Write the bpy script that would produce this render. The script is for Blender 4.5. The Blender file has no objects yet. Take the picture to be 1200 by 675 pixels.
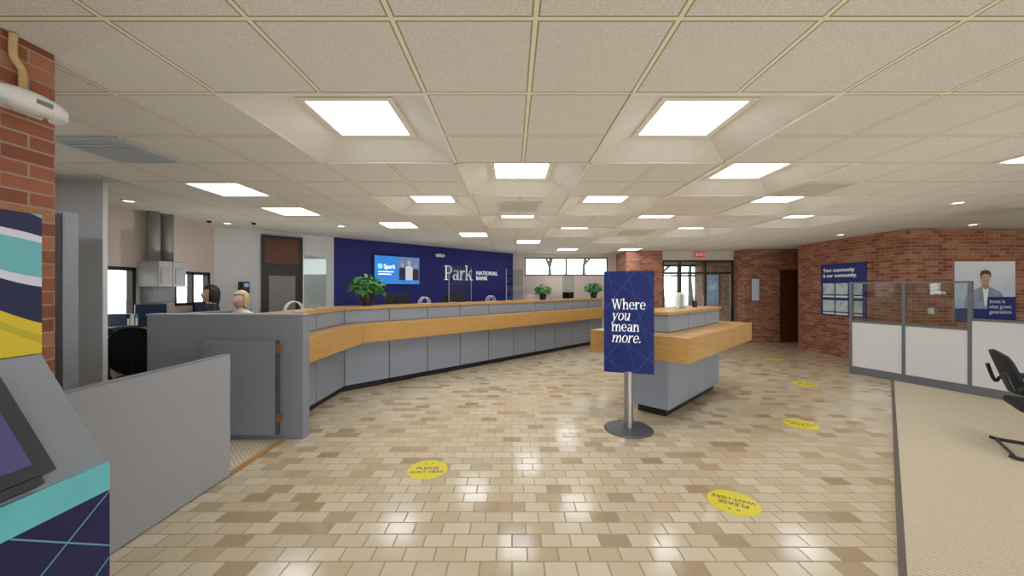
import bpy, bmesh, math, random
from mathutils import Vector, Matrix
random.seed(4)
S = bpy.context.scene; C = S.collection; PI = math.pi
S.view_settings.view_transform = 'Standard'; S.view_settings.exposure = .6
# ------------------------------------------------------------------ helpers
def lin(c): return c/12.92 if c <= .04045 else ((c+.055)/1.055)**2.4
def H(h, k=1.0):
    h = h.lstrip('#'); return tuple(lin(int(h[i:i+2],16)/255)*k for i in (0,2,4))+(1,)
def newmat(name):
    m = bpy.data.materials.new(name); m.use_nodes = True
    nt = m.node_tree; return m, nt, nt.nodes['Principled BSDF']
def N(nt, t, **kw):
    n = nt.nodes.new(t)
    for k, v in kw.items(): setattr(n, k, v)
    return n
def mth(nt, op, a, b=None):
    n = N(nt, 'ShaderNodeMath', operation=op)
    for i, x in enumerate((a, b)):
        if x is None: continue
        if isinstance(x, (int, float)): n.inputs[i].default_value = x
        else: nt.links.new(x, n.inputs[i])
    return n.outputs[0]
def mixc(nt, f, a, b):
    n = N(nt, 'ShaderNodeMix', data_type='RGBA')
    for s, x in ((n.inputs[0], f), (n.inputs[6], a), (n.inputs[7], b)):
        if isinstance(x, (int, float)): s.default_value = x
        elif isinstance(x, tuple): s.default_value = x
        else: nt.links.new(x, s)
    return n.outputs[2]
def coords(nt):
    t = N(nt, 'ShaderNodeTexCoord'); s = N(nt, 'ShaderNodeSeparateXYZ')
    nt.links.new(t.outputs['Object'], s.inputs[0]); return t.outputs['Object'], s.outputs
def comb(nt, x, y, z=0):
    n = N(nt, 'ShaderNodeCombineXYZ')
    for i, v in enumerate((x, y, z)):
        if isinstance(v, (int, float)): n.inputs[i].default_value = v
        else: nt.links.new(v, n.inputs[i])
    return n.outputs[0]
def noise(nt, vec, scale, detail=3):
    n = N(nt, 'ShaderNodeTexNoise'); n.inputs['Scale'].default_value = scale; n.inputs['Detail'].default_value = detail
    nt.links.new(vec, n.inputs['Vector']); return n.outputs['Fac']
def ramp(nt, f, stops, interp='LINEAR'):
    n = N(nt, 'ShaderNodeValToRGB'); cr = n.color_ramp; cr.interpolation = interp
    while len(cr.elements) < len(stops): cr.elements.new(.5)
    for e, (p, c) in zip(cr.elements, stops): e.position = p; e.color = c
    nt.links.new(f, n.inputs[0]); return n.outputs[0]
def bump(nt, b, h, strength, dist=.01):
    n = N(nt, 'ShaderNodeBump'); n.inputs['Strength'].default_value = strength; n.inputs['Distance'].default_value = dist
    nt.links.new(h, n.inputs['Height']); nt.links.new(n.outputs[0], b.inputs['Normal'])
def pm(name, h, rough=.5, metal=0, var=.08, scale=6, bmp=0, bscale=150, emit=0, spec=.5):
    m, nt, b = newmat(name); o, s = coords(nt); c = H(h)
    lo = tuple(x*(1-var) for x in c[:3])+(1,); hi = tuple(min(1, x*(1+var)) for x in c[:3])+(1,)
    col = mixc(nt, noise(nt, o, scale), lo, hi)
    nt.links.new(col, b.inputs['Base Color'])
    b.inputs['Roughness'].default_value = rough; b.inputs['Metallic'].default_value = metal
    b.inputs['Specular IOR Level'].default_value = spec
    if emit: nt.links.new(col, b.inputs['Emission Color']); b.inputs['Emission Strength'].default_value = emit
    if bmp: bump(nt, b, noise(nt, o, bscale, 2), bmp, .005)
    return m
def brick_mat(name, stops, mortar, bw, rh, ms, rough, flat=False, bmp=.5, off=.5, nzw=.45):
    m, nt, b = newmat(name); o, s = coords(nt)
    vec = comb(nt, s[0], s[1]) if flat else comb(nt, mth(nt, 'ADD', s[0], s[1]), s[2])
    t = N(nt, 'ShaderNodeTexBrick'); t.offset = off
    t.inputs['Color1'].default_value = (0,0,0,1); t.inputs['Color2'].default_value = (1,1,1,1); t.inputs['Mortar'].default_value = (.5,.5,.5,1)
    t.inputs['Scale'].default_value = 1; t.inputs['Mortar Size'].default_value = ms; t.inputs['Mortar Smooth'].default_value = .1
    t.inputs['Brick Width'].default_value = bw; t.inputs['Row Height'].default_value = rh
    nt.links.new(vec, t.inputs['Vector'])
    col = ramp(nt, t.outputs['Color'], stops)
    nz = noise(nt, vec, 9 if flat else 25)
    col = mixc(nt, mth(nt, 'MULTIPLY', nz, nzw), col, stops[0][1])
    col = mixc(nt, t.outputs['Fac'], col, mortar)
    nt.links.new(col, b.inputs['Base Color'])
    r = mth(nt, 'ADD', mth(nt, 'MULTIPLY', t.outputs['Fac'], .4), rough)
    nt.links.new(r, b.inputs['Roughness'])
    hgt = mth(nt, 'ADD', mth(nt, 'SUBTRACT', 1, t.outputs['Fac']), mth(nt, 'MULTIPLY', noise(nt, vec, 7 if flat else 40), .35))
    bump(nt, b, hgt, bmp, .004)
    return m
def glass_mat(name, tint='ffffff', gl=.07, rough=.02):
    m, nt, b = newmat(name); nt.nodes.remove(b)
    out = nt.nodes['Material Output']; tr = N(nt, 'ShaderNodeBsdfTransparent'); g = N(nt, 'ShaderNodeBsdfGlossy'); mx = N(nt, 'ShaderNodeMixShader')
    tr.inputs[0].default_value = H(tint); g.inputs['Roughness'].default_value = rough; mx.inputs[0].default_value = gl
    nt.links.new(tr.outputs[0], mx.inputs[1]); nt.links.new(g.outputs[0], mx.inputs[2]); nt.links.new(mx.outputs[0], out.inputs[0]); return m
def emis(name, h, st):
    m, nt, b = newmat(name); o, s = coords(nt)
    col = mixc(nt, noise(nt, o, 40), H(h), tuple(x*.93 for x in H(h)[:3])+(1,))
    nt.links.new(col, b.inputs['Emission Color']); b.inputs['Emission Strength'].default_value = st; b.inputs['Base Color'].default_value = H(h); return m
def wood_mat(name, a, bcol, rough=.35):
    m, nt, b = newmat(name); o, s = coords(nt)
    v = comb(nt, mth(nt, 'MULTIPLY', s[0], 2.5), mth(nt, 'MULTIPLY', s[1], 2.5), mth(nt, 'MULTIPLY', s[2], 60))
    f = noise(nt, v, 1.6, 6)
    col = ramp(nt, f, [(.25, H(a)), (.7, H(bcol))])
    nt.links.new(col, b.inputs['Base Color']); b.inputs['Roughness'].default_value = rough; return m
def navy_lines(name, base, line, sc=.16, w=.03, dirs=((.55, .83, 1.0), (-.8, .6, 1.35), (.95, .25, .8))):
    m, nt, b = newmat(name); o, s = coords(nt); u = mth(nt, 'ADD', s[0], s[1])
    mk = None
    for (p, q, k) in dirs:
        d = mth(nt, 'ADD', mth(nt, 'MULTIPLY', u, p), mth(nt, 'MULTIPLY', s[2], q))
        f = mth(nt, 'FRACT', mth(nt, 'DIVIDE', d, sc*k*1.6))
        x = mth(nt, 'LESS_THAN', f, w); mk = x if mk is None else mth(nt, 'MAXIMUM', mk, x)
    nt.links.new(mixc(nt, mk, H(base), H(line)), b.inputs['Base Color']); b.inputs['Roughness'].default_value = .5; b.inputs['Specular IOR Level'].default_value = .3; return m
def ceiling_mat():
    m, nt, b = newmat('ceiling tile'); o, s = coords(nt); ms = []
    for k, off in ((0, .1), (1, 1.59)):
        f = mth(nt, 'FRACT', mth(nt, 'ADD', mth(nt, 'DIVIDE', mth(nt, 'SUBTRACT', s[k], off), .61), .5))
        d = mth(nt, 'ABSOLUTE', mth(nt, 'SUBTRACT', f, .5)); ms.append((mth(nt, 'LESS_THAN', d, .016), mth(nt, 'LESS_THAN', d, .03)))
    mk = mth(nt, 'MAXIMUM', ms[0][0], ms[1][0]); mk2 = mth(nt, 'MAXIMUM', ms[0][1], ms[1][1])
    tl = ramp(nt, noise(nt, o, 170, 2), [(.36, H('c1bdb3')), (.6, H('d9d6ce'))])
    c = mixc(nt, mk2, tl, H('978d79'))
    nt.links.new(mixc(nt, mk, c, H('e2dabf')), b.inputs['Base Color']); b.inputs['Roughness'].default_value = .9; return m
def bands_mat():
    m, nt, b = newmat('sweeping bands'); o, s = coords(nt)
    y = mth(nt, 'SUBTRACT', s[1], .28); z = s[2]      # the thing's own origin is at y 1.0, z 0
    v = mth(nt, 'DIVIDE', mth(nt, 'SUBTRACT', z, 1.36), .52)
    w = mth(nt, 'SINE', mth(nt, 'ADD', mth(nt, 'MULTIPLY', y, 10), mth(nt, 'MULTIPLY', v, 3.4)))
    f = mth(nt, 'ADD', v, mth(nt, 'ADD', mth(nt, 'MULTIPLY', w, .07), mth(nt, 'MULTIPLY', y, .9)))
    nv, tl, wh, ye = H('17214a'), H('69b3bb'), H('d3d3e2'), H('d3ba2c')
    col = ramp(nt, f, [(0, ye), (.24, H('b7a928')), (.3, ye), (.38, nv), (.6, wh), (.65, tl), (.84, wh), (.88, nv), (1, tl)], 'CONSTANT')
    nt.links.new(col, b.inputs['Base Color']); b.inputs['Roughness'].default_value = .45; return m
def photo_mat(name, a, bb, c, scale=5):
    m, nt, b = newmat(name); o, s = coords(nt)
    col = ramp(nt, noise(nt, o, scale, 2), [(.3, H(a)), (.5, H(bb)), (.7, H(c))])
    nt.links.new(col, b.inputs['Base Color']); b.inputs['Roughness'].default_value = .5; return m
def carpet_mat():
    m, nt, b = newmat('woven carpet'); o, s = coords(nt)
    w = N(nt, 'ShaderNodeTexWave', wave_type='BANDS', bands_direction='DIAGONAL'); w.inputs['Scale'].default_value = 14; w.inputs['Distortion'].default_value = 1.2
    nt.links.new(o, w.inputs['Vector'])
    f = mth(nt, 'ADD', mth(nt, 'MULTIPLY', w.outputs['Fac'], .32), mth(nt, 'MULTIPLY', noise(nt, o, 90), .68))
    nt.links.new(ramp(nt, f, [(.25, H('bbac8f')), (.7, H('dccfb5'))]), b.inputs['Base Color']); b.inputs['Roughness'].default_value = .95
    bump(nt, b, f, .3, .004); return m

# bmesh shapes
def B(): return bmesh.new()
def box(bm, x0, x1, y0, y1, z0, z1, bev=0):
    r = bmesh.ops.create_cube(bm, size=1)
    vs = r['verts']
    for v in vs: v.co = Vector(((x0+x1)/2+v.co.x*(x1-x0), (y0+y1)/2+v.co.y*(y1-y0), (z0+z1)/2+v.co.z*(z1-z0)))
    if bev:
        es = list({e for v in vs for e in v.link_edges})
        bmesh.ops.bevel(bm, geom=es, offset=bev, segments=2, affect='EDGES', profile=.5)
    return bm
def prism(bm, poly, z0, z1):
    a = [bm.verts.new((p[0], p[1], z0)) for p in poly]; b = [bm.verts.new((p[0], p[1], z1)) for p in poly]; n = len(poly)
    bm.faces.new(a[::-1]); bm.faces.new(b)
    for i in range(n): bm.faces.new((a[i], a[(i+1)%n], b[(i+1)%n], b[i]))
    return bm
def extrude_xz(bm, poly, y0, y1):
    a = [bm.verts.new((p[0], y0, p[1])) for p in poly]; b = [bm.verts.new((p[0], y1, p[1])) for p in poly]; n = len(poly)
    bm.faces.new(a); bm.faces.new(b[::-1])
    for i in range(n): bm.faces.new((a[i], b[i], b[(i+1)%n], a[(i+1)%n]))
    return bm
def offs(path, d):
    P = [Vector(p) for p in path]; out = []
    nr = []
    for i in range(len(P)-1):
        t = (P[i+1]-P[i]).normalized(); nr.append(Vector((t.y, -t.x)))
    for i, p in enumerate(P):
        if i == 0: n = nr[0]
        elif i == len(P)-1: n = nr[-1]
        else:
            a, b = nr[i-1], nr[i]; n = (a+b)/(1+a.dot(b))
        out.append(p+n*d)
    return out
def strip(bm, path, d0, d1, z0, z1):
    a = offs(path, d0); b = offs(path, d1); n = len(a)
    V = [[bm.verts.new((p.x, p.y, z)) for p in L] for L in (a, b) for z in (z0, z1)]
    a0, a1, b0, b1 = V
    for i in range(n-1):
        bm.faces.new((a1[i], a1[i+1], b1[i+1], b1[i])); bm.faces.new((a0[i], b0[i], b0[i+1], a0[i+1]))
        bm.faces.new((a0[i], a0[i+1], a1[i+1], a1[i])); bm.faces.new((b0[i], b1[i], b1[i+1], b0[i+1]))
    for i in (0, n-1): bm.faces.new((a0[i], a1[i], b1[i], b0[i]))
    return bm
def ring(bm, inner, outer, z0, z1):
    n = len(inner)
    I0, I1 = [[bm.verts.new((p[0], p[1], z)) for p in inner] for z in (z0, z1)]
    O0, O1 = [[bm.verts.new((p[0], p[1], z)) for p in outer] for z in (z0, z1)]
    for i in range(n):
        j = (i+1) % n
        bm.faces.new((I1[i], I1[j], O1[j], O1[i])); bm.faces.new((I0[i], O0[i], O0[j], I0[j]))
        bm.faces.new((O0[i], O1[i], O1[j], O0[j])); bm.faces.new((I0[i], I0[j], I1[j], I1[i]))
    return bm
def tube(bm, pts, r, seg=8, closed=False):
    P = [Vector(p) for p in pts]; n = len(P); rings = []
    rr = r if isinstance(r, (list, tuple)) else [r]*n
    up = Vector((0, 0, 1)); prev = None
    for i, p in enumerate(P):
        if closed: t = P[(i+1) % n]-P[i-1]
        else: t = P[min(i+1, n-1)]-P[max(i-1, 0)]
        t.normalize()
        if prev is None: prev = up.cross(t) if abs(t.z) < .95 else Vector((1, 0, 0))
        a = (prev-t*prev.dot(t)).normalized(); b = t.cross(a); prev = a
        rings.append([bm.verts.new(p+(a*math.cos(2*PI*k/seg)+b*math.sin(2*PI*k/seg))*rr[i]) for k in range(seg)])
    for i in range(n if closed else n-1):
        A, D = rings[i], rings[(i+1) % n]
        for k in range(seg): bm.faces.new((A[k], A[(k+1) % seg], D[(k+1) % seg], D[k]))
    if not closed: bm.faces.new(rings[0][::-1]); bm.faces.new(rings[-1])
    return bm
def smooth_path(pts, n=4):
    P = [Vector(p) for p in pts]; out = []
    for i in range(len(P)-1):
        a, b, c, d = P[max(i-1, 0)], P[i], P[i+1], P[min(i+2, len(P)-1)]
        for k in range(n):
            t = k/n; out.append(.5*((2*b)+(c-a)*t+(2*a-5*b+4*c-d)*t*t+(3*b-a-3*c+d)*t**3))
    return out+[P[-1]]
def lathe(bm, prof, c=(0, 0, 0), seg=32):
    rings = []
    for r, z in prof: rings.append([bm.verts.new((c[0]+r*math.cos(2*PI*k/seg), c[1]+r*math.sin(2*PI*k/seg), c[2]+z)) for k in range(seg)])
    for A, D in zip(rings, rings[1:]):
        for k in range(seg): bm.faces.new((A[k], A[(k+1) % seg], D[(k+1) % seg], D[k]))
    bm.faces.new(rings[0][::-1]); bm.faces.new(rings[-1]); return bm
def ball(bm, c, rx, ry, rz, u=16, v=10):
    r = bmesh.ops.create_uvsphere(bm, u_segments=u, v_segments=v, radius=1)
    for q in r['verts']: q.co = Vector((c[0]+q.co.x*rx, c[1]+q.co.y*ry, c[2]+q.co.z*rz))
    return r['verts']
def wm(o): return (wm(o.parent) if o.parent else Matrix()) @ o.matrix_basis
def part(name, bm, m, parent=None, world=False, smooth=False, label=None):
    bmesh.ops.recalc_face_normals(bm, faces=bm.faces[:])
    if parent and world: bm.transform(wm(parent).inverted())
    me = bpy.data.meshes.new(name); bm.to_mesh(me); bm.free()
    for x in (m if isinstance(m, list) else [m]): me.materials.append(x)
    if smooth:
        for p in me.polygons: p.use_smooth = True
    o = bpy.data.objects.new(name, me); C.objects.link(o)
    if parent: o.parent = parent
    if label: o['label'] = label
    return o
def tag(o, label, cat, group=None):
    o['label'] = label; o['category'] = cat
    if group: o['group'] = group
    return o
def thing(name, label, cat, loc=(0, 0, 0), rz=0, group=None):
    o = bpy.data.objects.new(name, None); C.objects.link(o); o.empty_display_size = .1
    o.location = loc; o.rotation_euler = (0, 0, rz); return tag(o, label, cat, group)
def struct(name, bm, m, parent=None, label=None):
    o = part(name, bm, m, parent)
    if not parent: o['kind'] = 'structure'
    if label: o['label'] = label
    return o
def sthing(name, loc=(0, 0, 0), rz=0):
    o = bpy.data.objects.new(name, None); C.objects.link(o); o.location = loc; o.rotation_euler = (0, 0, rz); o['kind'] = 'structure'; return o
def text(s, size, m, parent, loc, flat=False, rz=0, align='LEFT', shear=0, ext=.002, name='lettering', weight=0, line=1.0, sx=1.0, space=1.0):
    cu = bpy.data.curves.new('t', 'FONT'); cu.body = s; cu.size = size; cu.extrude = ext; cu.align_x = align; cu.shear = shear; cu.offset = weight; cu.space_line = line; cu.space_character = space
    cu.resolution_u = 4
    o = bpy.data.objects.new('t', cu); C.objects.link(o)
    dg = bpy.context.evaluated_depsgraph_get(); me = bpy.data.meshes.new_from_object(o.evaluated_get(dg))
    bpy.data.objects.remove(o)
    T = Matrix.Translation(loc) @ Matrix.Rotation(rz, 4, 'Z')
    if not flat: T = T @ Matrix.Rotation(PI/2, 4, 'X')
    me.transform(T @ Matrix.Diagonal((sx, 1, 1, 1))); me.materials.clear(); me.materials.append(m); me.name = name
    p = bpy.data.objects.new(name, me); C.objects.link(p); p.parent = parent; return p
# a small serif alphabet drawn from stems, serifs and bowls
GT, GH, GX, GC, GA = .09, .036, .5, .72, .77
def glyph(ch):
    P = []
    st = lambda x, y0, y1: P.append([(x, y0), (x+GT, y0), (x+GT, y1), (x, y1)])
    sf = lambda x0, x1, y: P.append([(x0, y), (x1, y), (x1, y+GH), (x0, y+GH)])
    def arc(cx, cy, rx, ry, a0, a1, n=18):
        for i in range(n):
            q = []
            for a, o in ((i, 1), (i+1, 1), (i+1, 0), (i, 0)):
                t = math.radians(a0+(a1-a0)*a/n); q.append((cx+(rx if o else rx-GT)*math.cos(t), cy+(ry if o else ry-GH)*math.sin(t)))
            P.append(q)
    def dot(cx, cy, r): P.append([(cx+r*math.cos(k*PI/7), cy+r*math.sin(k*PI/7)) for k in range(14)])
    R0 = .455      # right edge of the second stem
    if ch in 'hn': st(.05, 0, GA if ch == 'h' else GX); sf(0, .19, 0); sf(-.01, .06, (GA if ch == 'h' else GX)-GH); arc(.29, .3, .165, .21, 0, 180); st(R0-GT, 0, .3); sf(.31, .5, 0); w = .53
    elif ch == 'm':
        st(.05, 0, GX); sf(0, .19, 0); sf(-.01, .06, GX-GH)
        for d in (0, .3): arc(.29+d, .3, .165, .21, 0, 180); st(R0-GT+d, 0, .3); sf(.32+d, .5+d, 0)
        w = .83
    elif ch == 'r': st(.05, 0, GX); sf(0, .21, 0); sf(-.01, .06, GX-GH); arc(.29, .29, .17, .215, 70, 175); dot(.34, .45, .05); w = .42
    elif ch == 'e': arc(.25, .25, .23, .26, 0, 322); P.append([(.08, .25), (.47, .25), (.47, .283), (.08, .283)]); w = .51
    elif ch == 'o': arc(.26, .25, .24, .26, 0, 360, 26); w = .54
    elif ch == 'u': st(.05, .2, GX); sf(-.01, .06, GX-GH); arc(.215, .2, .165, .21, 180, 360); st(R0-GT-.01, 0, GX); sf(.28, .37, GX-GH); sf(.35, .5, 0); w = .53
    elif ch == 'a': arc(.2, .15, .17, .16, 0, 360); st(.425-GT, 0, .36); arc(.235, .36, .19, .15, 0, 150); sf(.34, .49, 0); w = .51
    elif ch == 'y': P += [[(.02, GX), (.125, GX), (.29, 0), (.2, 0)], [(.4, GX), (.445, GX), (.15, -.22), (.1, -.22)]]; sf(-.03, .18, GX-GH); sf(.34, .5, GX-GH); dot(.08, -.19, .045); w = .5
    elif ch == 'k': st(.05, 0, GA); sf(0, .19, 0); sf(-.01, .06, GA-GH); P += [[(.13, .19), (.13, .25), (.43, GX), (.37, GX)], [(.22, .29), (.3, .36), (.51, 0), (.39, 0)]]; sf(.32, .5, GX-GH); sf(.35, .55, 0); w = .55
    elif ch == 'W': P += [[(.04, GC), (.15, GC), (.33, 0), (.25, 0)], [(.26, 0), (.31, 0), (.48, GC), (.44, GC)], [(.40, GC), (.51, GC), (.69, 0), (.61, 0)], [(.62, 0), (.67, 0), (.88, GC), (.84, GC)]]; sf(-.03, .23, GC-GH); sf(.34, .58, GC-GH); sf(.76, .96, GC-GH); w = .95
    elif ch == 'P': st(.07, 0, GC); sf(0, .24, 0); sf(0, .28, GC-GH); sf(.15, .28, .32); arc(.27, .52, .26, .2, -90, 90); w = .56
    elif ch == '.': dot(.09, .055, .058); w = .2
    else: w = .25
    return P, w
def serif(s, size, m, parent, loc, sx=.82, shear=0, name='lettering', ext=0):
    bm = B(); x = 0
    for ch in s:
        P, w = glyph(ch)
        for q in P:
            pts = [(loc[0]+(x+a+shear*b)*size*sx, loc[2]+b*size) for a, b in q]
            if ext: extrude_xz(bm, pts, loc[1]-ext, loc[1])
            else: bm.faces.new([bm.verts.new((a, loc[1], b)) for a, b in pts])
        x += w
    return part(name, bm, m, parent)

# ------------------------------------------------------------------ materials
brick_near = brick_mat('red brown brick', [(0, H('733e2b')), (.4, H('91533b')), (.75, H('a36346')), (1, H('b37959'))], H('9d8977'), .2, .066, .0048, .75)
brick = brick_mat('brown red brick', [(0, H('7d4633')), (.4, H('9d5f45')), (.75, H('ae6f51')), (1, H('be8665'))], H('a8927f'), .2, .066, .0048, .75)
tile = brick_mat('glazed floor tile', [(0, H('ad9875')), (.09, H('bca787')), (.2, H('cdbb99')), (.55, H('d7c8a9')), (1, H('dfd2b7'))], H('a09278'), .185, .122, .0052, .15, flat=True, bmp=.25, nzw=.16)
ceil_m = ceiling_mat()
coffer_m = pm('coffer board', 'd0cbc1', .9, bmp=.1)  # tone set a little darker to put shading into the coffers
grid_m = pm('cream metal trim', 'dcd7c8', .5)
diff_m = emis('light diffuser', 'f1f5ff', 7)
oak = wood_mat('oak laminate', 'ac8148', 'c89d5a')
hinge_m = pm('brown bronze hinge', '8a6238', .45, .2)
brownwood = wood_mat('dark brown wood', '4a2716', '6b3b20', .4)
grey_p = pm('blue grey laminate', '8d949d', .45, var=.04)
grey_d = pm('grey end laminate', '84878e', .5, var=.04)
grey_l = pm('mid grey panel', '9d9ea1', .55, var=.03)
seam = pm('dark seam', '2b2d31', .6)
black = pm('black plastic', '141416', .4)
blackm = pm('black mesh fabric', '1c1d21', .8, bmp=.3)
steel = pm('brushed steel', 'a9abad', .35, 1)
dsteel = pm('dark grey metal', '5f6165', .4, .5)
psteel = pm('partition frame grey', '74777c', .45, .4)
white_w = pm('off white wall paint', 'd6d5d4', .8, var=.03)
pink_w = pm('pinkish beige wall paint', 'cfc0b5', .8, var=.03)
blue_w = pm('royal blue wall paint', '1b2075', .6, var=.05)
cream_w = pm('cream wall paint', 'cbc3b6', .8, var=.03)
navy = navy_lines('navy with fine lines', '102063', '3050a4', .16, .016)
navy2 = navy_lines('navy with teal lines', '25244f', '6aa0b5', .12, .025, ((.6, .8, 1.0), (-.62, .78, 1.0)))
navyp = pm('navy print', '182e7a', .4)
teal = pm('teal print', '68c0c8', .4)
whitep = pm('white print', 'f4f4f2', .5, var=.02)
whiter = pm('glowing white letters', 'f8f8f8', .5, var=.01, emit=.2)  # faint emission added so the unlit letters look brighter
whitepl = pm('white plastic', 'dfded9', .4, var=.02)
yellow = pm('yellow vinyl', 'e6d52a', .4, var=.04)
glass = glass_mat('clear glass', 'f3f8f6', .06)
acryl = glass_mat('clear acrylic', 'eef4f4', .08)
carpet = carpet_mat()
bands = bands_mat()
aluf = pm('dark bronze frame', '3a3431', .4, .5)
asphalt = pm('outdoor asphalt', '9b9b98', .9)
bark = pm('bark', '40372f', .9)
leaf = pm('green leaf', '4a8a3a', .45, var=.35, scale=12)
paper = pm('paper', 'e8e6df', .7, var=.03)
tan = pm('tan conduit', 'c7ab78', .5)
white_panel = pm('white laminate panel', 'd6d5d3', .5, var=.02)

# ------------------------------------------------------------------ setting
struct('floor', box(B(), -8, 12.2, -4.2, 14.5, -.12, 0), tile)
struct('floor_carpet', prism(B(), [(-3.9, -4), (12, -4), (12, 7.2), (7.3, 7.2)], .0005, .008), carpet)
struct('trim_1', prism(B(), [(-3.94, -4), (-3.89, -4), (7.14, 7.03), (7.09, 7.03)], .0005, .011), pm('dark carpet edge', '6a6156', .6))
struct('floor_staff', prism(B(), [(-6.9, 1.1), (-3.1, 1.1), (-3.1, 1.95), (-2.42, 1.95), (-2.42, 3.97), (-3.0, 4.2), (-3.0, 5.95), (2.3, 11.25), (.9, 12.5), (0, 12.35), (-5.4, 6.95), (-5.4, 4.2), (-6.9, 3.9)], .0005, .006), carpet)
struct('trim_2', box(B(), -2.44, -2.38, 3.2, 3.97, .006, .014), oak)

LIGHTS = [
 (-1.12, 2.81, 1, 'square light in sloped coffer nearest the camera, left of centre'),
 (1.32, 2.81, 1, 'square light in sloped coffer nearest the camera, right of centre'),
 (.1, 4.03, 1, 'coffered ceiling light at mid ceiling directly before the central air vent'),
 (2.54, 4.03, 1, 'coffered ceiling light just behind the near right coffer, above the blue sign'),
 (-1.12, 5.25, 1, 'coffered ceiling light left of the central air vent'),
 (1.32, 5.25, 1, 'coffered ceiling light right of the central air vent'),
 (3.76, 5.25, 1, 'coffered ceiling light behind the right ceiling vent, third in its row'),
 (.1, 6.47, 1, 'small looking coffered ceiling light just behind the central air vent'),
 (2.54, 6.47, 1, 'coffered ceiling light above the right end of the island counter'),
 (4.98, 6.47, 1, 'rightmost coffered ceiling light, toward the brick wall corner'),
 (1.32, 7.69, 1, 'far coffered ceiling light left of the far air vent'),
 (3.76, 7.69, 1, 'far coffered ceiling light right of the far air vent'),
 (2.54, 8.91, 1, 'farthest coffered ceiling light, before the brick entrance column'),
 (-3.255, 4.335, 0, 'flush ceiling light over the staff area, nearest the steel panel'),
 (-3.255, 5.555, 0, 'flush ceiling light over the staff area, second from the steel panel'),
 (-2.035, 6.775, 0, 'flush ceiling light over the teller line, before the wall screen'),
 (-.815, 7.995, 0, 'flush ceiling light over the teller line, before the wall lettering'),
 (.405, 9.215, 0, 'flush ceiling light over the teller line, beyond the wall lettering'),
 (1.625, 11.045, 0, 'farthest flush ceiling light, before the high ribbon window'),
 (3.455, 11.045, 0, 'farthest flush ceiling light, before the brick entrance column'),
 (4.675, 3.115, 0, 'flush ceiling light cut by the right edge of the photo'),
 (-4.475, 2.505, 0, 'unseen ceiling fill light added in the side corridor behind the left brick pillar'),  # out of view, added to brighten the pale left wall
]
holes = set()
def cell(x, y): return (round((x-.405)/.61), round((y-1.895)/.61))
for x, y, c, l in LIGHTS:
    if c:
        for dx in (-.305, .305):
            for dy in (-.305, .305): holes.add(cell(x+dx, y+dy))
    else: holes.add(cell(x, y))
bm = B(); vc = {}
def gv(i, j):
    if (i, j) not in vc: vc[(i, j)] = bm.verts.new((.1+.61*i, 1.59+.61*j, 2.74))
    return vc[(i, j)]
for i in range(-13, 20):
    for j in range(-10, 21):
        if (i, j) not in holes: bm.faces.new((gv(i, j), gv(i, j+1), gv(i+1, j+1), gv(i+1, j)))
struct('ceiling', bm, ceil_m)
struct('roof', box(B(), -8.2, 12.6, -4.6, 14.6, 3.05, 3.15), coffer_m)['label'] = 'flat roof slab above the ceiling grid'

# brick and painted walls
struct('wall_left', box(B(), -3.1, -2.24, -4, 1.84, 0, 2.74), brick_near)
struct('wall_left_back', box(B(), -7, -4.36, 4.0, 4.05, 0, 2.74), white_w)
struct('wall_left_corridor', box(B(), -7.15, -7, 1, 4.05, 0, 2.74), white_w)
struct('wall_left_front', box(B(), -7, -3.1, 1, 1.1, 0, 2.74), white_w)
bm = B(); X0, X1 = -5.62, -5.5                     # drive-up wall with two openings
W1 = (4.35, 5.5, 1.02, 1.9); W2 = (6.12, 6.85, 1.3, 1.88)
box(bm, X0, X1, 4.05, W1[0], 0, 2.74); box(bm, X0, X1, W1[0], W1[1], 0, W1[2]); box(bm, X0, X1, W1[0], W1[1], W1[3], 2.74)
box(bm, X0, X1, W1[1], W2[0], 0, 2.74); box(bm, X0, X1, W2[0], W2[1], 0, W2[2]); box(bm, X0, X1, W2[0], W2[1], W2[3], 2.74); box(bm, X0, X1, W2[1], 7.0, 0, 2.74)
struct('wall_left_window', bm, pink_w)
def window_y(n, w, mull=1):
    t = sthing('window_%d' % n, (-5.56, (w[0]+w[1])/2, w[2])); bm = B()
    y0, y1, z0, z1 = w
    for a, b, c, d in ((y0, y0+.05, z0, z1), (y1-.05, y1, z0, z1), (y0, y1, z0, z0+.05), (y0, y1, z1-.05, z1), ((y0+y1)/2-.02, (y0+y1)/2+.02, z0, z1)):
        box(bm, -5.6, -5.51, a, b, c, d)
    part('window_frame', bm, aluf, t, True); part('window_pane', box(B(), -5.565, -5.555, y0+.05, y1-.05, z0+.05, z1-.05), glass, t, True)
window_y(1, W1); window_y(2, W2)
def diag(u0, u1, d0, d1):     # along the diagonal wall, u = X of the front line
    o = Vector((0, 12.43)); f = lambda u, d: (u-d*.7071, u+12.43+d*.7071)
    return [f(u0, d0), f(u1, d0), f(u1, d1), f(u0, d1)]
struct('wall_diagonal', prism(B(), diag(-5.5, -4.0, 0, .14), 0, 2.74), white_w)
struct('wall_diagonal_blue', prism(B(), diag(-4.0, 0.03, 0, .14), 0, 2.74), blue_w)
bm = B(); R = (.43, 3.22, 2.02, 2.62)
box(bm, -.1, 3.5, 12.6, 12.75, 0, R[2]); box(bm, -.1, 3.5, 12.6, 12.75, R[3], 2.74); box(bm, -.1, R[0], 12.6, 12.75, R[2], R[3]); box(bm, R[1], 3.5, 12.6, 12.75, R[2], R[3])
struct('wall_back', bm, pink_w)
t = sthing('window_3', (1.8, 12.66, R[2])); bm = B()
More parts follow.
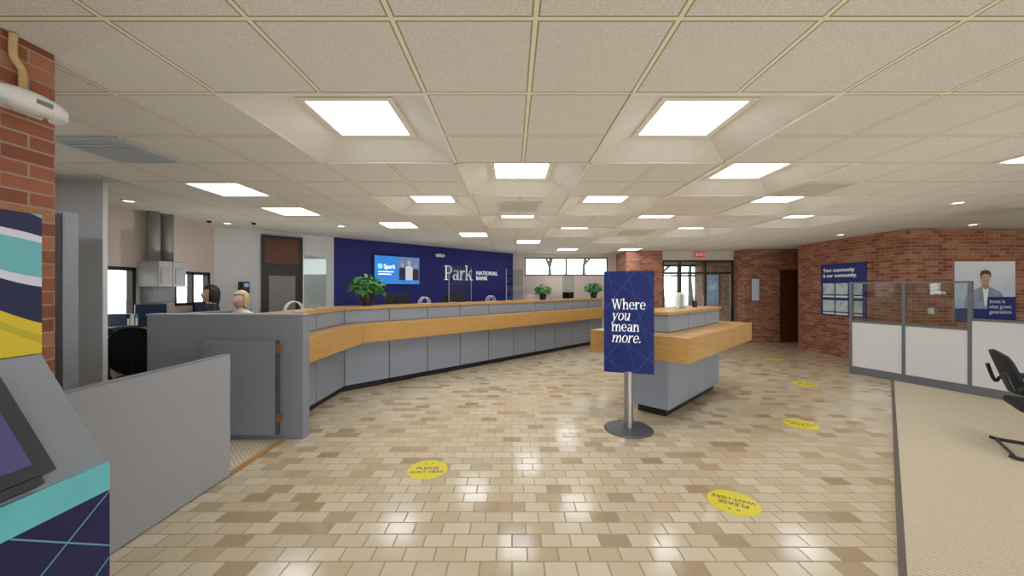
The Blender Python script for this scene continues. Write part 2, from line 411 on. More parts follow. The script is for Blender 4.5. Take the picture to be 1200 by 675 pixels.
for a, b, c, d in ((R[0], R[1], R[2], R[2]+.04), (R[0], R[1], R[3]-.04, R[3]), (R[0], R[0]+.04, R[2], R[3]), (R[1]-.04, R[1], R[2], R[3]), (1.8, 1.85, R[2], R[3])): box(bm, a, b, 12.63, 12.7, c, d)
part('window_frame', bm, aluf, t, True); part('window_pane', box(B(), R[0]+.04, R[1]-.04, 12.66, 12.668, R[2]+.04, R[3]-.04), glass, t, True)
struct('wall_back_column', box(B(), 3.5, 4.61, 11.5, 12.75, 0, 2.74), brick)
struct('wall_right', box(B(), 7.62, 7.9, 7.5, 10, 0, 2.74), brick)
struct('wall_right_front', box(B(), 7.62, 12, 7.22, 7.5, 0, 2.74), brick)
struct('wall_right_back', box(B(), 6.83, 7.85, 11, 11.75, 0, 2.74), brick)
bm = B(); box(bm, 7.85, 8.6, 11, 11.2, 2.14, 2.74); struct('wall_right_header', bm, brick)
struct('wall_right_light_stop', box(B(), 7.85, 8.75, 11.2, 11.3, 0, 2.74), brick)  # unseen wall added behind the brown door to stop light leaking through
struct('wall_right_hall', box(B(), 8.6, 8.75, 7.5, 11.2, 0, 2.74), brick)  # unseen hall side, added to keep stray light out
struct('wall_right_far', box(B(), 12, 12.15, -4, 7.5, 0, 2.74), cream_w)
bm = B(); box(bm, -3.1, 12.15, -4.15, -4, 0, .3); box(bm, -3.1, 12.15, -4.15, -4, 2.6, 2.74); box(bm, -3.1, -1.8, -4.15, -4, .3, 2.6)
for x in (2, 5.5, 9): box(bm, x, x+.3, -4.15, -4, .3, 2.6)
box(bm, 11.6, 12.15, -4.15, -4, .3, 2.6); struct('wall_front', bm, cream_w)
# brown door in the corner hall
t = sthing('door_1', (8.2, 11.08, 0)); part('door_leaf', box(B(), 7.92, 8.53, 11.08, 11.13, .002, 2.08, .002), brownwood, t, True)
bm = B(); box(bm, 7.85, 7.92, 11.05, 11.15, 0, 2.14); box(bm, 8.53, 8.6, 11.05, 11.15, 0, 2.14); box(bm, 7.92, 8.53, 11.05, 11.15, 2.08, 2.14); part('door_frame', bm, brownwood, t, True)
part('door_handle', tube(B(), [(7.98, 11.05, 1.0), (7.98, 11.02, 1.0), (8.1, 11.02, 1.0)], .01), steel, t, True)
# diagonal wall door with wooden transom and glass
dcx = -4.72; t = sthing('door_2', (dcx, dcx+12.43, 0), PI/4)
bm = B(); w = .37
for a, b, c, d in ((-w, -w+.06, 0, 2.66), (w-.06, w, 0, 2.66), (-w+.06, w-.06, 2.6, 2.66), (-w+.06, w-.06, 2.02, 2.1)): box(bm, a, b, -.05, -.003, c, d)
part('door_frame', bm, aluf, t); part('transom_panel', box(B(), -w+.06, w-.06, -.03, -.003, 2.1, 2.6), brownwood, t)
bm = B(); box(bm, -w+.06, w-.06, -.035, -.004, .01, 1.0); box(bm, -w+.06, w-.06, -.035, -.004, 1.85, 2.02); box(bm, -w+.06, -w+.13, -.035, -.004, 1.0, 1.85); box(bm, w-.13, w-.06, -.035, -.004, 1.0, 1.85)
part('door_leaf', bm, pm('dark door', '2d2420', .4), t); part('door_pane', box(B(), -w+.13, w-.13, -.02, -.01, 1.0, 1.85), pm('grey glazed pane', '8f8c88', .12), t)
# entrance glazing
def glazing(Y, xs, name, n):
    t = sthing(name, ((xs[0]+xs[-1])/2, Y, 0)); bm = B()
    for x in xs: box(bm, x-.035, x+.035, Y-.05, Y+.05, 0, 2.46)
    for a, b in zip(xs, xs[1:]):
        box(bm, a+.035, b-.035, Y-.05, Y+.05, 2.39, 2.46); box(bm, a+.035, b-.035, Y-.05, Y+.05, 2.03, 2.09); box(bm, a+.035, b-.035, Y-.05, Y+.05, 0, .18)
    part('glazing_frame', bm, aluf, t, True)
    for a, b in zip(xs, xs[1:]):
        part('glazing_pane', box(B(), a+.035, b-.035, Y-.006, Y+.006, .18, 2.03), glass, t, True); part('transom_pane', box(B(), a+.035, b-.035, Y-.006, Y+.006, 2.09, 2.39), glass, t, True)
    return t
g1 = glazing(11.62, [4.65, 5.19, 5.96, 6.79], 'door_3', 3)
part('push_bar', tube(B(), [(5.26, 11.52, 1.0), (5.9, 11.52, 1.0)], .015), steel, g1, True)
part('pull_handle', tube(B(), [(5.85, 11.55, .9), (5.85, 11.5, .95), (5.85, 11.5, 1.35), (5.85, 11.55, 1.4)], .012), steel, g1, True)
glazing(14.0, [4.65, 5.4, 6.2, 7.0], 'door_4', 3)
struct('wall_entrance', box(B(), 4.61, 6.83, 11.57, 11.67, 2.46, 2.74), cream_w)
struct('wall_vestibule', box(B(), 6.83, 7.1, 11.75, 14.05, 0, 2.74), brick)
struct('wall_vestibule_left', box(B(), 4.4, 4.6, 12.75, 14.05, 0, 2.74), brick)
struct('wall_vestibule_header', box(B(), 4.6, 6.83, 13.95, 14.05, 2.46, 2.74), cream_w)
struct('ground', prism(B(), [(-60, -40), (60, -40), (60, 90), (-60, 90)], -.4, -.125), asphalt)['label'] = 'pale asphalt outside the windows'
# bare trees outside
def tree(x, y, h, label, seed, lv=5):
    rnd = random.Random(seed); bm = B(); t = thing('bare_tree', label, 'tree', (x, y, -.125), 0, 'bare trees outside')
    def grow(p, d, L, r, lv):
        q = p+d*L; tube(bm, [p, p+d*L*.5+Vector((rnd.uniform(-.05, .05), 0, 0)), q], [r, r*.85, r*.65], 5)
        if lv == 0: return
        for k in range(3):
            nd = (d+Vector((rnd.uniform(-.8, .8), rnd.uniform(-.8, .8), rnd.uniform(-.3, .4)))).normalized(); grow(q, nd, L*.74, r*.64, lv-1)
    part('trunk', tube(B(), [(0, 0, 0), (.03, 0, h*.12), (0, 0, h*.26)], [.2, .16, .14], 8), bark, t)
    grow(Vector((0, 0, h*.25)), Vector((0, 0, 1)), h*.2, .13, lv); part('branches', bm, bark, t)
tree(9.2, 23, 6, 'bare leafless tree seen through the entrance sidelight', 3); tree(11.4, 24, 7, 'bare leafless tree seen through the glass entrance door', 8)
tree(2.1, 21, 6.5, 'bare leafless tree seen through the left pane of the ribbon window', 5); tree(4.4, 23, 7, 'bare leafless tree seen through the right pane of the ribbon window', 12)

# ------------------------------------------------------------------ ceiling fixtures
sq = lambda r: [(-r, -r), (r, -r), (r, r), (-r, r)]
for x, y, c, l in LIGHTS:
    t = thing('ceiling_light', l, 'ceiling light', (x, y, 2.74), 0, 'square ceiling lights')
    if c:
        bm = B(); o = sq(.61); i_ = sq(.32)
        a = [bm.verts.new((p[0], p[1], 0)) for p in o]; b = [bm.verts.new((p[0], p[1], .13)) for p in i_]
        for k in range(4): bm.faces.new((a[k], a[(k+1) % 4], b[(k+1) % 4], b[k]))
        part('coffer', bm, coffer_m, t); z = .13
        part('edge_trim', ring(B(), sq(.597), sq(.622), -.006, -.001), grid_m, t)
        part('frame', ring(B(), sq(.278), sq(.325), z-.012, z+.01), grid_m, t)
        part('diffuser', box(B(), -.278, .278, -.278, .278, z-.002, z+.006), diff_m, t)
    else:
        part('frame', ring(B(), sq(.275), sq(.308), -.012, .01), grid_m, t); part('diffuser', box(B(), -.275, .275, -.275, .275, -.002, .006), diff_m, t)
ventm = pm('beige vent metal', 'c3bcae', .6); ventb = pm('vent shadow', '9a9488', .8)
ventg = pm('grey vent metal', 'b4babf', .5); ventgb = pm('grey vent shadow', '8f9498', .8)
for x, y, l, mm, mb in ((-3.255, 3.115, 'grey square ceiling air vent beside the left brick pillar', ventg, ventgb), (.1, 5.25, 'ceiling air vent in the middle of the room between coffered lights', ventm, ventb), (3.455, 4.335, 'ceiling air vent on the right between two coffers', ventm, ventb), (2.54, 7.69, 'farthest ceiling air vent over the island counter', ventm, ventb), (7.115, 5.555, 'ceiling air vent at far right over the glass partition', ventm, ventb)):
    t = thing('ceiling_vent', l, 'air vent', (x, y, 2.727), 0, 'ceiling air vents')
    part('frame', ring(B(), sq(.25), sq(.3), 0, .013), mm, t); part('backing', box(B(), -.25, .25, -.25, .25, .009, .013), mb, t)
    bm = B()
    for k in range(11):
        yy = -.22+k*.044; box(bm, -.25, .25, yy-.014, yy+.014, .002, .007)
    part('slats', bm, mm, t)
for x, y, l in ((-5.0, 4.9, 'small round downlight near the steel panel'), (-5.0, 6.6, 'small round downlight by the far drive-up window'), (-3.14, 6.9, 'small round downlight before the brown door'), (5.94, 5.0, 'small round downlight between the right ceiling vents'), (8.26, 6.73, 'small round downlight before the portrait poster'), (7.0, 8.0, 'small round downlight before the community poster')):
    t = thing('downlight', l, 'downlight', (x, y, 2.73), 0, 'round downlights')
    pts = [(.08*math.cos(a*PI/8), .08*math.sin(a*PI/8)) for a in range(16)]; pin = [(.055*math.cos(a*PI/8), .055*math.sin(a*PI/8)) for a in range(16)]
    part('trim_ring', ring(B(), pin, pts, 0, .009), whitepl, t); part('lens', prism(B(), pin, .003, .008), emis('downlight lens', 'ffe6b8', 3), t)
def dome(x, y, l):
    t = thing('dome_camera', l, 'security camera', (x, y, 2.74), 0, 'dome cameras')
    part('housing', lathe(B(), [(.042, -.03), (.05, -.015), (.05, 0)], seg=20), whitepl, t, smooth=False); bm = B(); ball(bm, (0, 0, -.032), .036, .036, .036); part('dome', bm, pm('tinted dome', '0c0c0e', .1), t, smooth=True)
dome(-5.0, 6.2, 'black dome camera on the ceiling by the drive-up windows'); dome(-4.4, 6.4, 'black dome camera on the ceiling before the brown door')
# exit sign
t = thing('exit_sign', 'red EXIT sign hanging before the glass entrance', 'exit sign', (5.72, 11.4, 2.74))
part('housing', box(B(), -.14, .14, -.02, .02, -.21, -.03, .005), pm('red sign face', 'b3202a', .4, emit=.4), t); part('bracket', box(B(), -.03, .03, -.015, .015, -.03, 0), whitepl, t)
text('EXIT', .14, whitep, t, (0, -.022, -.17), align='CENTER', weight=.003)

# ------------------------------------------------------------------ teller counter
A_, B_, C_ = (-2.57, 4.105), (-2.57, 5.75), (2.63, 10.95); path = [A_, B_, C_]
t = thing('teller_counter', 'long angled grey teller counter with oak ledge and oak cap', 'counter', (-2.57, 5.0, 0))
part('body', strip(B(), path, -.3, -.012, .1, 1.265), seam, t, True)
part('kick_plate', strip(B(), path, -.28, -.06, 0, .1), black, t, True)
def panels(a, b, n, z0, z1, tt, name='front_panel', m=grey_p):
    a = Vector(a); b = Vector(b); d = (b-a)/n; u = d.normalized()*.008
    for i in range(n): part(name, strip(B(), [a+d*i+u, a+d*(i+1)-u], -.012, .004, z0, z1), m, tt, True)
for a, b, n in ((A_, B_, 2), (B_, C_, 10)):
    panels(a, b, n, .1, .775, t); panels(a, b, n, 1.055, 1.26, t, 'upper_panel')
bm = strip(B(), path, .005, .36, .778, 1.05); bmesh.ops.recalc_face_normals(bm, faces=bm.faces[:])
bmesh.ops.bevel(bm, geom=[e for e in bm.edges if abs(e.verts[0].co.z-e.verts[1].co.z) < .01], offset=.008, segments=2, affect='EDGES'); part('ledge', bm, oak, t, True)
part('cap', strip(B(), path, -.36, .035, 1.265, 1.31), oak, t, True)
part('end_panel', box(B(), -3.86, -2.21, 3.97, 4.1, 0, 1.305, .004), grey_d, t, True)
part('end_cap', box(B(), -3.87, -2.2, 3.965, 4.105, 1.306, 1.325, .003), grey_l, t, True)
part('side_return', box(B(), -3.86, -3.74, 4.1, 5.4, 0, 1.305, .004), grey_d, t, True)
# gate
t = thing('swing_gate', 'low grey gate folded against the counter end panel', 'gate', (-2.8, 3.93, 0))
part('gate_panel', box(B(), -3.22, -2.46, 3.9, 3.945, .07, 1.05, .004), grey_d, t, True); part('gate_edge', box(B(), -2.459, -2.442, 3.897, 3.948, .07, 1.055), dsteel, t, True)
for z in (.2, .92): part('hinge', box(B(), -2.455, -2.425, 3.89, 3.967, z, z+.09, .004), hinge_m, t, True)
# half-height partition
t = thing('half_partition', 'low plain grey partition beside the patterned kiosk', 'partition', (-2.42, 2.6, 0))
part('panel', box(B(), -2.445, -2.4, 1.86, 3.2, .008, 1.03, .004), grey_l, t, True); part('edge_trim', box(B(), -2.447, -2.398, 1.86, 3.203, 1.03, 1.04), grey_d, t, True)
# ------------------------------------------------------------------ island
t = thing('island_counter', 'grey check-writing island with thick oak ledge behind the blue sign', 'counter', (1.91, 4.59, 0), PI/4)
ID = .48      # depth of the island body
part('body', box(B(), .012, 1.938, .012, ID-.012, .1, 1.265), seam, t); part('kick_plate', box(B(), .06, 1.89, .06, ID-.06, 0, .1), black, t)
def ipan(x0, x1, y0, y1, n, z0, z1, nm):
    for i in range(n):
        if abs(y1-y0) < .05: box_ = (x0+(x1-x0)*i/n+.008, x0+(x1-x0)*(i+1)/n-.008, y0, y1)
        else: box_ = (x0, x1, y0+(y1-y0)*i/n+.008, y0+(y1-y0)*(i+1)/n-.008)
        part(nm, box(B(), *box_, z0, z1, .002), grey_p, t)
for z0, z1, nm in ((.1, .775, 'front_panel'), (1.055, 1.26, 'upper_panel')):
    ipan(0, 1.95, -.004, .012, 3, z0, z1, nm); ipan(-.004, .012, 0, ID, 1, z0, z1, nm); ipan(1.938, 1.954, 0, ID, 1, z0, z1, nm); ipan(0, 1.95, ID-.012, ID+.004, 3, z0, z1, nm)
rc = lambda a, b, c, d: [(a, c), (b, c), (b, d), (a, d)]
bm = ring(B(), rc(-.005, 1.955, -.005, ID+.005), rc(-.37, 2.32, -.37, .87), .775, 1.05); part('ledge', bm, oak, t)
part('cap', box(B(), -.03, 1.98, -.03, ID+.03, 1.265, 1.305, .006), oak, t)
# ------------------------------------------------------------------ blue sign
t = thing('floor_sign', 'navy standing sign with white slogan on grey pole before the island', 'sign', (1.32, 4.25, 0), math.radians(-17))
part('base', lathe(B(), [(.265, .001), (.27, .008), (.26, .018), (.06, .026), (.04, .03)], seg=48), dsteel, t)
part('pole', lathe(B(), [(.05, .028), (.05, .66)], seg=20), steel, t, smooth=False)
part('panel', box(B(), -.27, .27, -.025, .025, .64, 1.79, .004), navy, t)
for s, z, sh in (('Where', 1.36, 0), ('you', 1.235, .22), ('mean', 1.11, 0), ('more.', .985, .22)): serif(s, .16, whiter, t, (-.185, -.027, z), shear=sh, sx=.79)

# ------------------------------------------------------------------ floor decals
for x, y, rz, l in ((-.745, 3.31, .05, 'round yellow floor decal on the left, before the teller counter'), (1.65, 2.8, PI-.5, 'largest round yellow floor decal, in front of the blue sign'), (3.39, 4.41, PI-.6, 'round yellow floor decal right of the island counter'), (4.88, 6.26, PI-.6, 'second farthest round yellow floor decal on the right'), (5.86, 8.43, PI-.6, 'farthest round yellow floor decal, toward the entrance')):
    t = thing('floor_decal', l, 'floor decal', (x, y, 0), rz, 'yellow floor decals')
    part('disc', lathe(B(), [(.175, .0006), (.175, .0018)], seg=48), yellow, t)
    tm = navyp
    for k, (s, yy, sz) in enumerate((('PLEASE', .0, .064), ('WAIT HERE', -.065, .056))): text(s, sz, tm, t, (0, yy, .0024), flat=True, align='CENTER', ext=.0003, weight=.0004)
    text('<  >', .05, tm, t, (0, .085, .0024), flat=True, align='CENTER', ext=.0003)

# ------------------------------------------------------------------ kiosk
t = thing('kiosk', 'grey coin kiosk with banded header and teal strip at left', 'kiosk', (-1.85, 1.0, 0))
K0, K1 = .5, 1.4
part('body', extrude_xz(B(), [(-2.2, 0.001), (-1.51, 0.001), (-1.51, .95), (-1.757, 1.355), (-2.2, 1.355)], K0, K1), pm('kiosk grey', '7d8289', .45, .1), t, True)
part('header', box(B(), -2.2, -1.753, K0, K1, 1.358, 1.872), bands, t, True, label='header with sweeping navy, teal and yellow bands')
part('trim_strip', box(B(), -1.509, -1.5, K0, K1, .85, .955), teal, t, True); part('front_panel', box(B(), -1.509, -1.5, K0, K1, .02, .848), navy2, t, True)
def slope(t0, t1, y0, y1, h0, h1):
    s = Vector((.522, 0, -.853)); n = Vector((.853, 0, .522)); o = Vector((-1.757, 0, 1.355)); bm = B()
    box(bm, t0, t1, y0, y1, h0, h1)
    for v in bm.verts: v.co = o+s*v.co.x+n*v.co.z+Vector((0, v.co.y, 0))
    return bm
part('bezel', slope(.07, .43, .55, 1.25, .001, .02), black, t, True); part('screen', slope(.11, .39, .6, 1.2, .02, .024), pm('screen purple', '4a4470', .15, emit=.15), t, True)
part('tray', slope(.435, .46, .6, 1.2, .001, .03), black, t, True)
# ------------------------------------------------------------------ emergency lights
def emlight(loc, rz, label, conduit):
    t = thing('emergency_light', label, 'emergency light', loc, rz, 'twin head emergency lights')
    bm = B(); 
    for q in ball(bm, (0, 0, 0), 1, 1, 1, 28, 18):
        p = q.co.copy(); f = lambda v, e: math.copysign(abs(v)**e, v)
        q.co = Vector((f(p.x, .95)*.15, -.06+f(p.y, .8)*.06, f(p.z, .8)*.05*(1-.25*p.x*p.x)))
    part('housing', bm, whitepl, t, smooth=True)
    part('back_plate', box(B(), -.1, .1, -.012, 0, -.04, .05, .003), whitepl, t)
    part('label_plate', box(B(), -.01, .05, -.1215, -.116, -.01, .01), pm('grey label', '6a6c70', .5), t)
    for s in (-1, 1):
        bm = lathe(B(), [(.028, 0), (.034, .015), (.034, .022), (.03, .026)], seg=20); bm.transform(Matrix.Translation((s*.105, -.065, -.018)) @ Matrix.Rotation(math.radians(150), 4, 'X'))
        h = part('lamp_head', bm, whitepl, t, smooth=True)
        bm = lathe(B(), [(.028, .0265), (.02, .031)], seg=20); bm.transform(Matrix.Translation((s*.105, -.065, -.018)) @ Matrix.Rotation(math.radians(150), 4, 'X')); part('lens', bm, pm('lamp lens', 'c9cbd2', .1), h)
    if conduit: part('conduit', tube(B(), smooth_path([(.02, -.015, .04), (.02, -.015, .15), (-.01, -.015, .2), (-.01, -.015, .298)]), .014), tan, t)
emlight((-2.2395, 1.685, 2.435), PI/2, 'white twin-head emergency light on the left brick pillar', True)
emlight((-2.028, 10.398, 2.5), PI/4, 'small white emergency light high on the blue wall', False)
# ------------------------------------------------------------------ wall screen + lettering
sx = -2.92; t = thing('wall_screen', 'wide wall mounted screen showing a blue advert', 'television', (sx, sx+12.43, 1.68), PI/4)
part('housing', box(B(), -.63, .63, -.06, 0, 0, .73, .005), black, t)
part('display', box(B(), -.61, .61, -.064, -.06, .02, .71), pm('screen blue', '2a78c8', .3, emit=.55, var=.15, scale=3), t)
part('picture', box(B(), .0, .61, -.066, -.0645, .12, .71), pm('picture backdrop', '5f7fae', .4, emit=.35, var=.3, scale=4), t)
for (a, w_, z, cl, sk_) in ((.12, .06, .5, '1f2b50', 'c79d84'), (.31, .07, .56, 'd3d7df', 'd8b39a'), (.5, .06, .48, '3a2a2c', 'b88a70')):
    P_ = smooth_path([(a-w_*1.5, 0, .122), (a-w_*1.4, 0, z-w_*1.7), (a-w_*.4, 0, z-w_*1.1), (a+w_*.4, 0, z-w_*1.1), (a+w_*1.4, 0, z-w_*1.7), (a+w_*1.5, 0, .122)], 3)
    u = part('pictured_person', extrude_xz(B(), [(p.x, p.z) for p in P_], -.0685, -.0665), pm('pictured clothes '+cl, cl, .5, emit=.25), t)
    bm = B(); ball(bm, (a, -.0685, z), w_*.75, .0012, w_); part('pictured_face', bm, pm('pictured skin '+sk_, sk_, .5, emit=.25), u)
scw = emis('screen white', 'ffffff', .8)
text('Spark', .16, scw, t, (-.38, -.066, .4), sx=.85)
for z, l_ in ((.31, .4), (.25, .34)): part('caption_line', box(B(), -.52, -.52+l_, -.0655, -.0642, z, z+.022), scw, t)
bm = B(); ball(bm, (-.47, -.066, .455), .065, .002, .065); part('logo_disc', bm, emis('screen cyan', '74d7ff', .7), t)
t = thing('wall_lettering', 'white raised lettering on the royal blue wall', 'lettering', (-1.9, 10.53, 2.0), PI/4)
serif('Park', .56, whiter, t, (0, -.004, -.17), sx=.88, ext=.014, name='large_word')
text('NATIONAL\nBANK', .165, whiter, t, (1.14, -.012, -.0), ext=.008, name='small_words', line=.95, weight=.002, space=1.08)

# ------------------------------------------------------------------ posters
t = thing('community_poster', 'navy poster with six small photos on the brick side wall', 'poster', (7.618, 8.65, .95), -PI/2)
part('board', box(B(), -.59, .59, -.02, 0, 0, 1.22, .003), navyp, t)
text('Your community\nis our community.', .125, whiter, t, (-.52, -.022, 1.03), ext=.001, sx=.98)
k = 0; cols = (('8fa9c0', 'c9d8e4', 'dfe8ee'), ('a9bccb', 'dce5ea', '9db5c8'), ('9cb6cc', 'd5e0e8', 'b8c6cf'), ('b3c6d3', 'cfdde6', 'e4eaec'), ('a3b9c9', 'd8e2e8', '90aac0'), ('9fb6c6', 'cbd9e0', 'dfe6ea'))
for r in range(2):
    for c in range(3):
        x = -.52+c*.355; z = .5-r*.4
        part('photo_print', box(B(), x, x+.32, -.023, -.02, z, z+.26), photo_mat('print %d' % k, *cols[k]), t); part('caption_strip', box(B(), x, x+.32, -.023, -.02, z-.07, z-.03), whitep, t); k += 1
t = thing('portrait_poster', 'large poster of a man in a pale suit on brick wall', 'poster', (9.07, 7.218, .95))
def poster_bg():
    m, nt, b = newmat('poster photo backdrop'); o, s = coords(nt)
    f = mth(nt, 'ADD', mth(nt, 'MULTIPLY', s[2], .7), mth(nt, 'MULTIPLY', noise(nt, o, 2.5), .4))
    nt.links.new(ramp(nt, f, [(.2, H('9db3cc')), (.6, H('cdd9e4')), (1, H('edf1f4'))]), b.inputs['Base Color']); return m
part('board', box(B(), -.58, .58, -.02, 0, 0, 1.16, .003), poster_bg(), t)
part('base_band', box(B(), -.58, .58, -.022, -.0205, 0, .26), navyp, t)
def flat_shape(pts, y, n=3):
    P = [(p.x, p.z) for p in smooth_path([(a, 0, b) for a, b in pts]+[(pts[0][0], 0, pts[0][1])], n)][:-1]
    return extrude_xz(B(), P, y-.001, y)
part('printed_jacket', flat_shape([(-.4, .26), (-.38, .45), (-.3, .58), (-.13, .65), (-.05, .68), (.05, .68), (.13, .65), (.28, .58), (.36, .45), (.38, .26)], -.0225), photo_mat('jacket', '7d8ba3', '93a0b5', 'a7b3c4', 3), t)
part('printed_shirt', flat_shape([(-.06, .7), (-.02, .35), (.0, .3), (.02, .35), (.06, .7)], -.0245), whitep, t)
part('printed_neck', flat_shape([(-.055, .66), (-.055, .76), (.055, .76), (.055, .66), (0, .62)], -.0262), pm('printed neck', 'b98c70', .5), t)
bm = B(); ball(bm, (0, -.0285, .84), .088, .0015, .125); part('printed_face', bm, pm('printed skin', 'cba387', .5), t)
part('printed_hair', flat_shape([(-.095, .84), (-.1, .92), (-.06, .985), (.02, .995), (.08, .965), (.1, .9), (.094, .84), (.075, .9), (.0, .92), (-.07, .9)], -.0305), pm('printed hair', '5a463a', .5), t)
bm = B()
for s in (-1, 1): ball(bm, (s*.034, -.0305, .855), .011, .001, .006, 8, 6)
ball(bm, (0, -.0305, .785), .03, .001, .007, 8, 6); part('printed_features', bm, pm('printed features', '6b4538', .5), t)
part('text_band', box(B(), .04, .58, -.029, -.0275, .02, .48), navyp, t)
text('Invest in\nwhat grows\ngenerations.', .1, whitep, t, (.07, -.0295, .36), ext=.0005, sx=.9)
t = thing('framed_notice', 'narrow framed pale notice on the brick beside the entrance', 'notice', (7.12, 10.998, 1.2))
part('frame', box(B(), -.13, .13, -.02, 0, 0, .7, .003), dsteel, t)
part('notice_sheet', box(B(), -.11, .11, -.023, -.0205, .03, .67), pm('pale blue sheet', 'c6d3de', .5), t)
t = thing('vestibule_poster', 'dark blue poster seen through the entrance glass', 'poster', (6.828, 12.7, 1.05), -PI/2)
part('board', box(B(), -.35, .35, -.02, 0, 0, 1.0, .003), navyp, t); part('print_band', box(B(), -.25, .25, -.022, -.0205, .5, .75), photo_mat('vest print', '6d86b8', 'a8b8d8', '4d5f90'), t)
# outlet and keypad
t = thing('wall_switch', 'white switch plate on brick behind the glass partition', 'switch', (8.05, 7.219, 1.1)); part('plate', box(B(), -.06, .06, -.012, 0, 0, .12, .003), whitepl, t); part('rocker', box(B(), -.018, .018, -.018, -.012, .03, .09), whitep, t)
t = thing('wall_phone', 'black wall phone on the pale wall left of brown door', 'phone', (-5.18, 7.25, 1.5), PI/4); part('base', box(B(), -.09, .09, -.04, 0, 0, .22, .005), black, t)
part('handset', tube(B(), [(-.05, -.06, .02), (-.05, -.075, .07), (-.05, -.075, .15), (-.05, -.06, .2)], [.025, .016, .016, .025]), black, t); part('display', box(B(), .0, .075, -.043, -.04, .12, .19), pm('lcd', '7d95b8', .3, emit=.3), t)

# ------------------------------------------------------------------ glass partition
p0 = Vector((6.4, 7.08)); dr = Vector((.5, -1.43)).normalized(); ang = math.atan2(dr.y, dr.x)
t = thing('glass_partition', 'low office partition with white panels and glass uppers by carpet', 'partition', (p0.x, p0.y, .008), ang)
L = .757; xs = [0, L, 2*L, 3.2*L, 4.4*L]
for i, x in enumerate(xs): part('post', box(B(), x-.022, x+.022, -.028, .028, 0, 1.7 if i < 3 else 1.14, .003), psteel, t)
for i, (a, b) in enumerate(zip(xs, xs[1:])):
    hi = i < 2; top = 1.7 if hi else 1.14; low = .95 if hi else 1.1
    part('base_rail', box(B(), a+.022, b-.022, -.028, .028, .0, .13), psteel, t); part('lower_panel', box(B(), a+.024, b-.024, -.02, .02, .132, low-.002), white_panel, t)
    part('mid_rail', box(B(), a+.022, b-.022, -.025, .025, low, low+.035), psteel, t)
    if hi: part('glass_panel', box(B(), a+.024, b-.024, -.004, .004, low+.037, 1.666), glass, t); part('top_rail', box(B(), a+.022, b-.022, -.025, .025, 1.668, 1.7), psteel, t)
# ------------------------------------------------------------------ chairs
t = thing('guest_chair', 'black padded sled-base armchair on the carpet at right edge', 'chair', (5.06, 3.52, .01), .857)
bm = B(); box(bm, -.25, .25, -.25, .24, .43, .5, .03); part('seat', bm, blackm, t, smooth=False)
bm = B(); nx, nz = 14, 12
gr = [[bm.verts.new(((i/nx-.5)*.52*(1-.22*(2*j/nz-1)**4), .25+.12*(j/nz)-.05*(2*i/nx-1)**2, .58+.39*j/nz-.03*(2*i/nx-1)**2*(j/nz))) for j in range(nz+1)] for i in range(nx+1)]
for i in range(nx):
    for j in range(nz): bm.faces.new((gr[i][j], gr[i+1][j], gr[i+1][j+1], gr[i][j+1]))
bmesh.ops.recalc_face_normals(bm, faces=bm.faces[:]); bmesh.ops.solidify(bm, geom=bm.faces[:], thickness=.035); part('backrest', bm, blackm, t, smooth=True)
for s in (-1, 1):
    x = s*.3
    part('leg_frame', tube(B(), smooth_path([(x*.9, .33, .8), (x, .27, .62), (x, .2, .68), (x, -.2, .67), (x, -.3, .6), (x, -.28, .35), (x, -.28, .05), (x, -.2, .016), (x, .0, .016), (x, .24, .016), (x, .31, .03)]), .016, 8), black, t, smooth=True)
    part('armrest', tube(B(), smooth_path([(x, .18, .7), (x*1.03, .0, .705), (x*1.03, -.2, .695)]), .024, 10), black, t, smooth=True)
    part('side_bar', tube(B(), [(x, -.285, .4), (x*.85, .22, .45)], .014), black, t)
part('cross_bar', tube(B(), [(-.27, .2, .445), (.27, .2, .445)], .014), black, t)
part('floor_bar', tube(B(), [(-.3, .27, .018), (.3, .27, .018)], .014), black, t)
def office_chair(loc, rz, label):
    t = thing('office_chair', label, 'chair', loc, rz, 'office chairs')
    for k in range(5):
        a = k*2*PI/5; c, s = math.cos(a), math.sin(a)
        lg = part('base_leg', tube(B(), [(.03*c, .03*s, .1), (.25*c, .25*s, .075)], [.025, .016]), black, t)
        bm = B(); ball(bm, (.25*c, .25*s, .028), .026, .026, .027, 12, 8); part('castor', bm, black, lg)
    part('gas_column', lathe(B(), [(.03, .08), (.03, .3), (.02, .3), (.02, .44)], seg=16), dsteel, t)
    part('seat', box(B(), -.25, .25, -.24, .24, .45, .53, .03), blackm, t)
    bm = B(); nj = 14
    gr = [[bm.verts.new(((i/8-.5)*.48*(1-abs(2*j/nj-1)**3.2)**.5 if 0 < j < nj else (i/8-.5)*.16, .27+.06*j/nj-.05*(1-(i/4-1)**2)*.3, .58+.55*j/nj)) for j in range(nj+1)] for i in range(9)]
    for i in range(8):
        for j in range(nj): bm.faces.new((gr[i][j], gr[i+1][j], gr[i+1][j+1], gr[i][j+1]))
    bmesh.ops.solidify(bm, geom=bm.faces[:], thickness=.03); part('backrest', bm, blackm, t, smooth=True)
    part('back_support', tube(B(), [(0, .1, .45), (0, .3, .47), (0, .33, .7)], .022), black, t)
    for s in (-1, 1): part('armrest', tube(B(), [(s*.26, .08, .48), (s*.3, .08, .55), (s*.3, .08, .7), (s*.3, .12, .72), (s*.3, -.16, .72)], .02), black, t)
office_chair((-4.56, 4.66, .006), 3.6, 'black office chair at the desk below the drive-up window')
office_chair((-3.2, 5.9, .006), -.6, 'black office chair behind the teller counter near its corner')
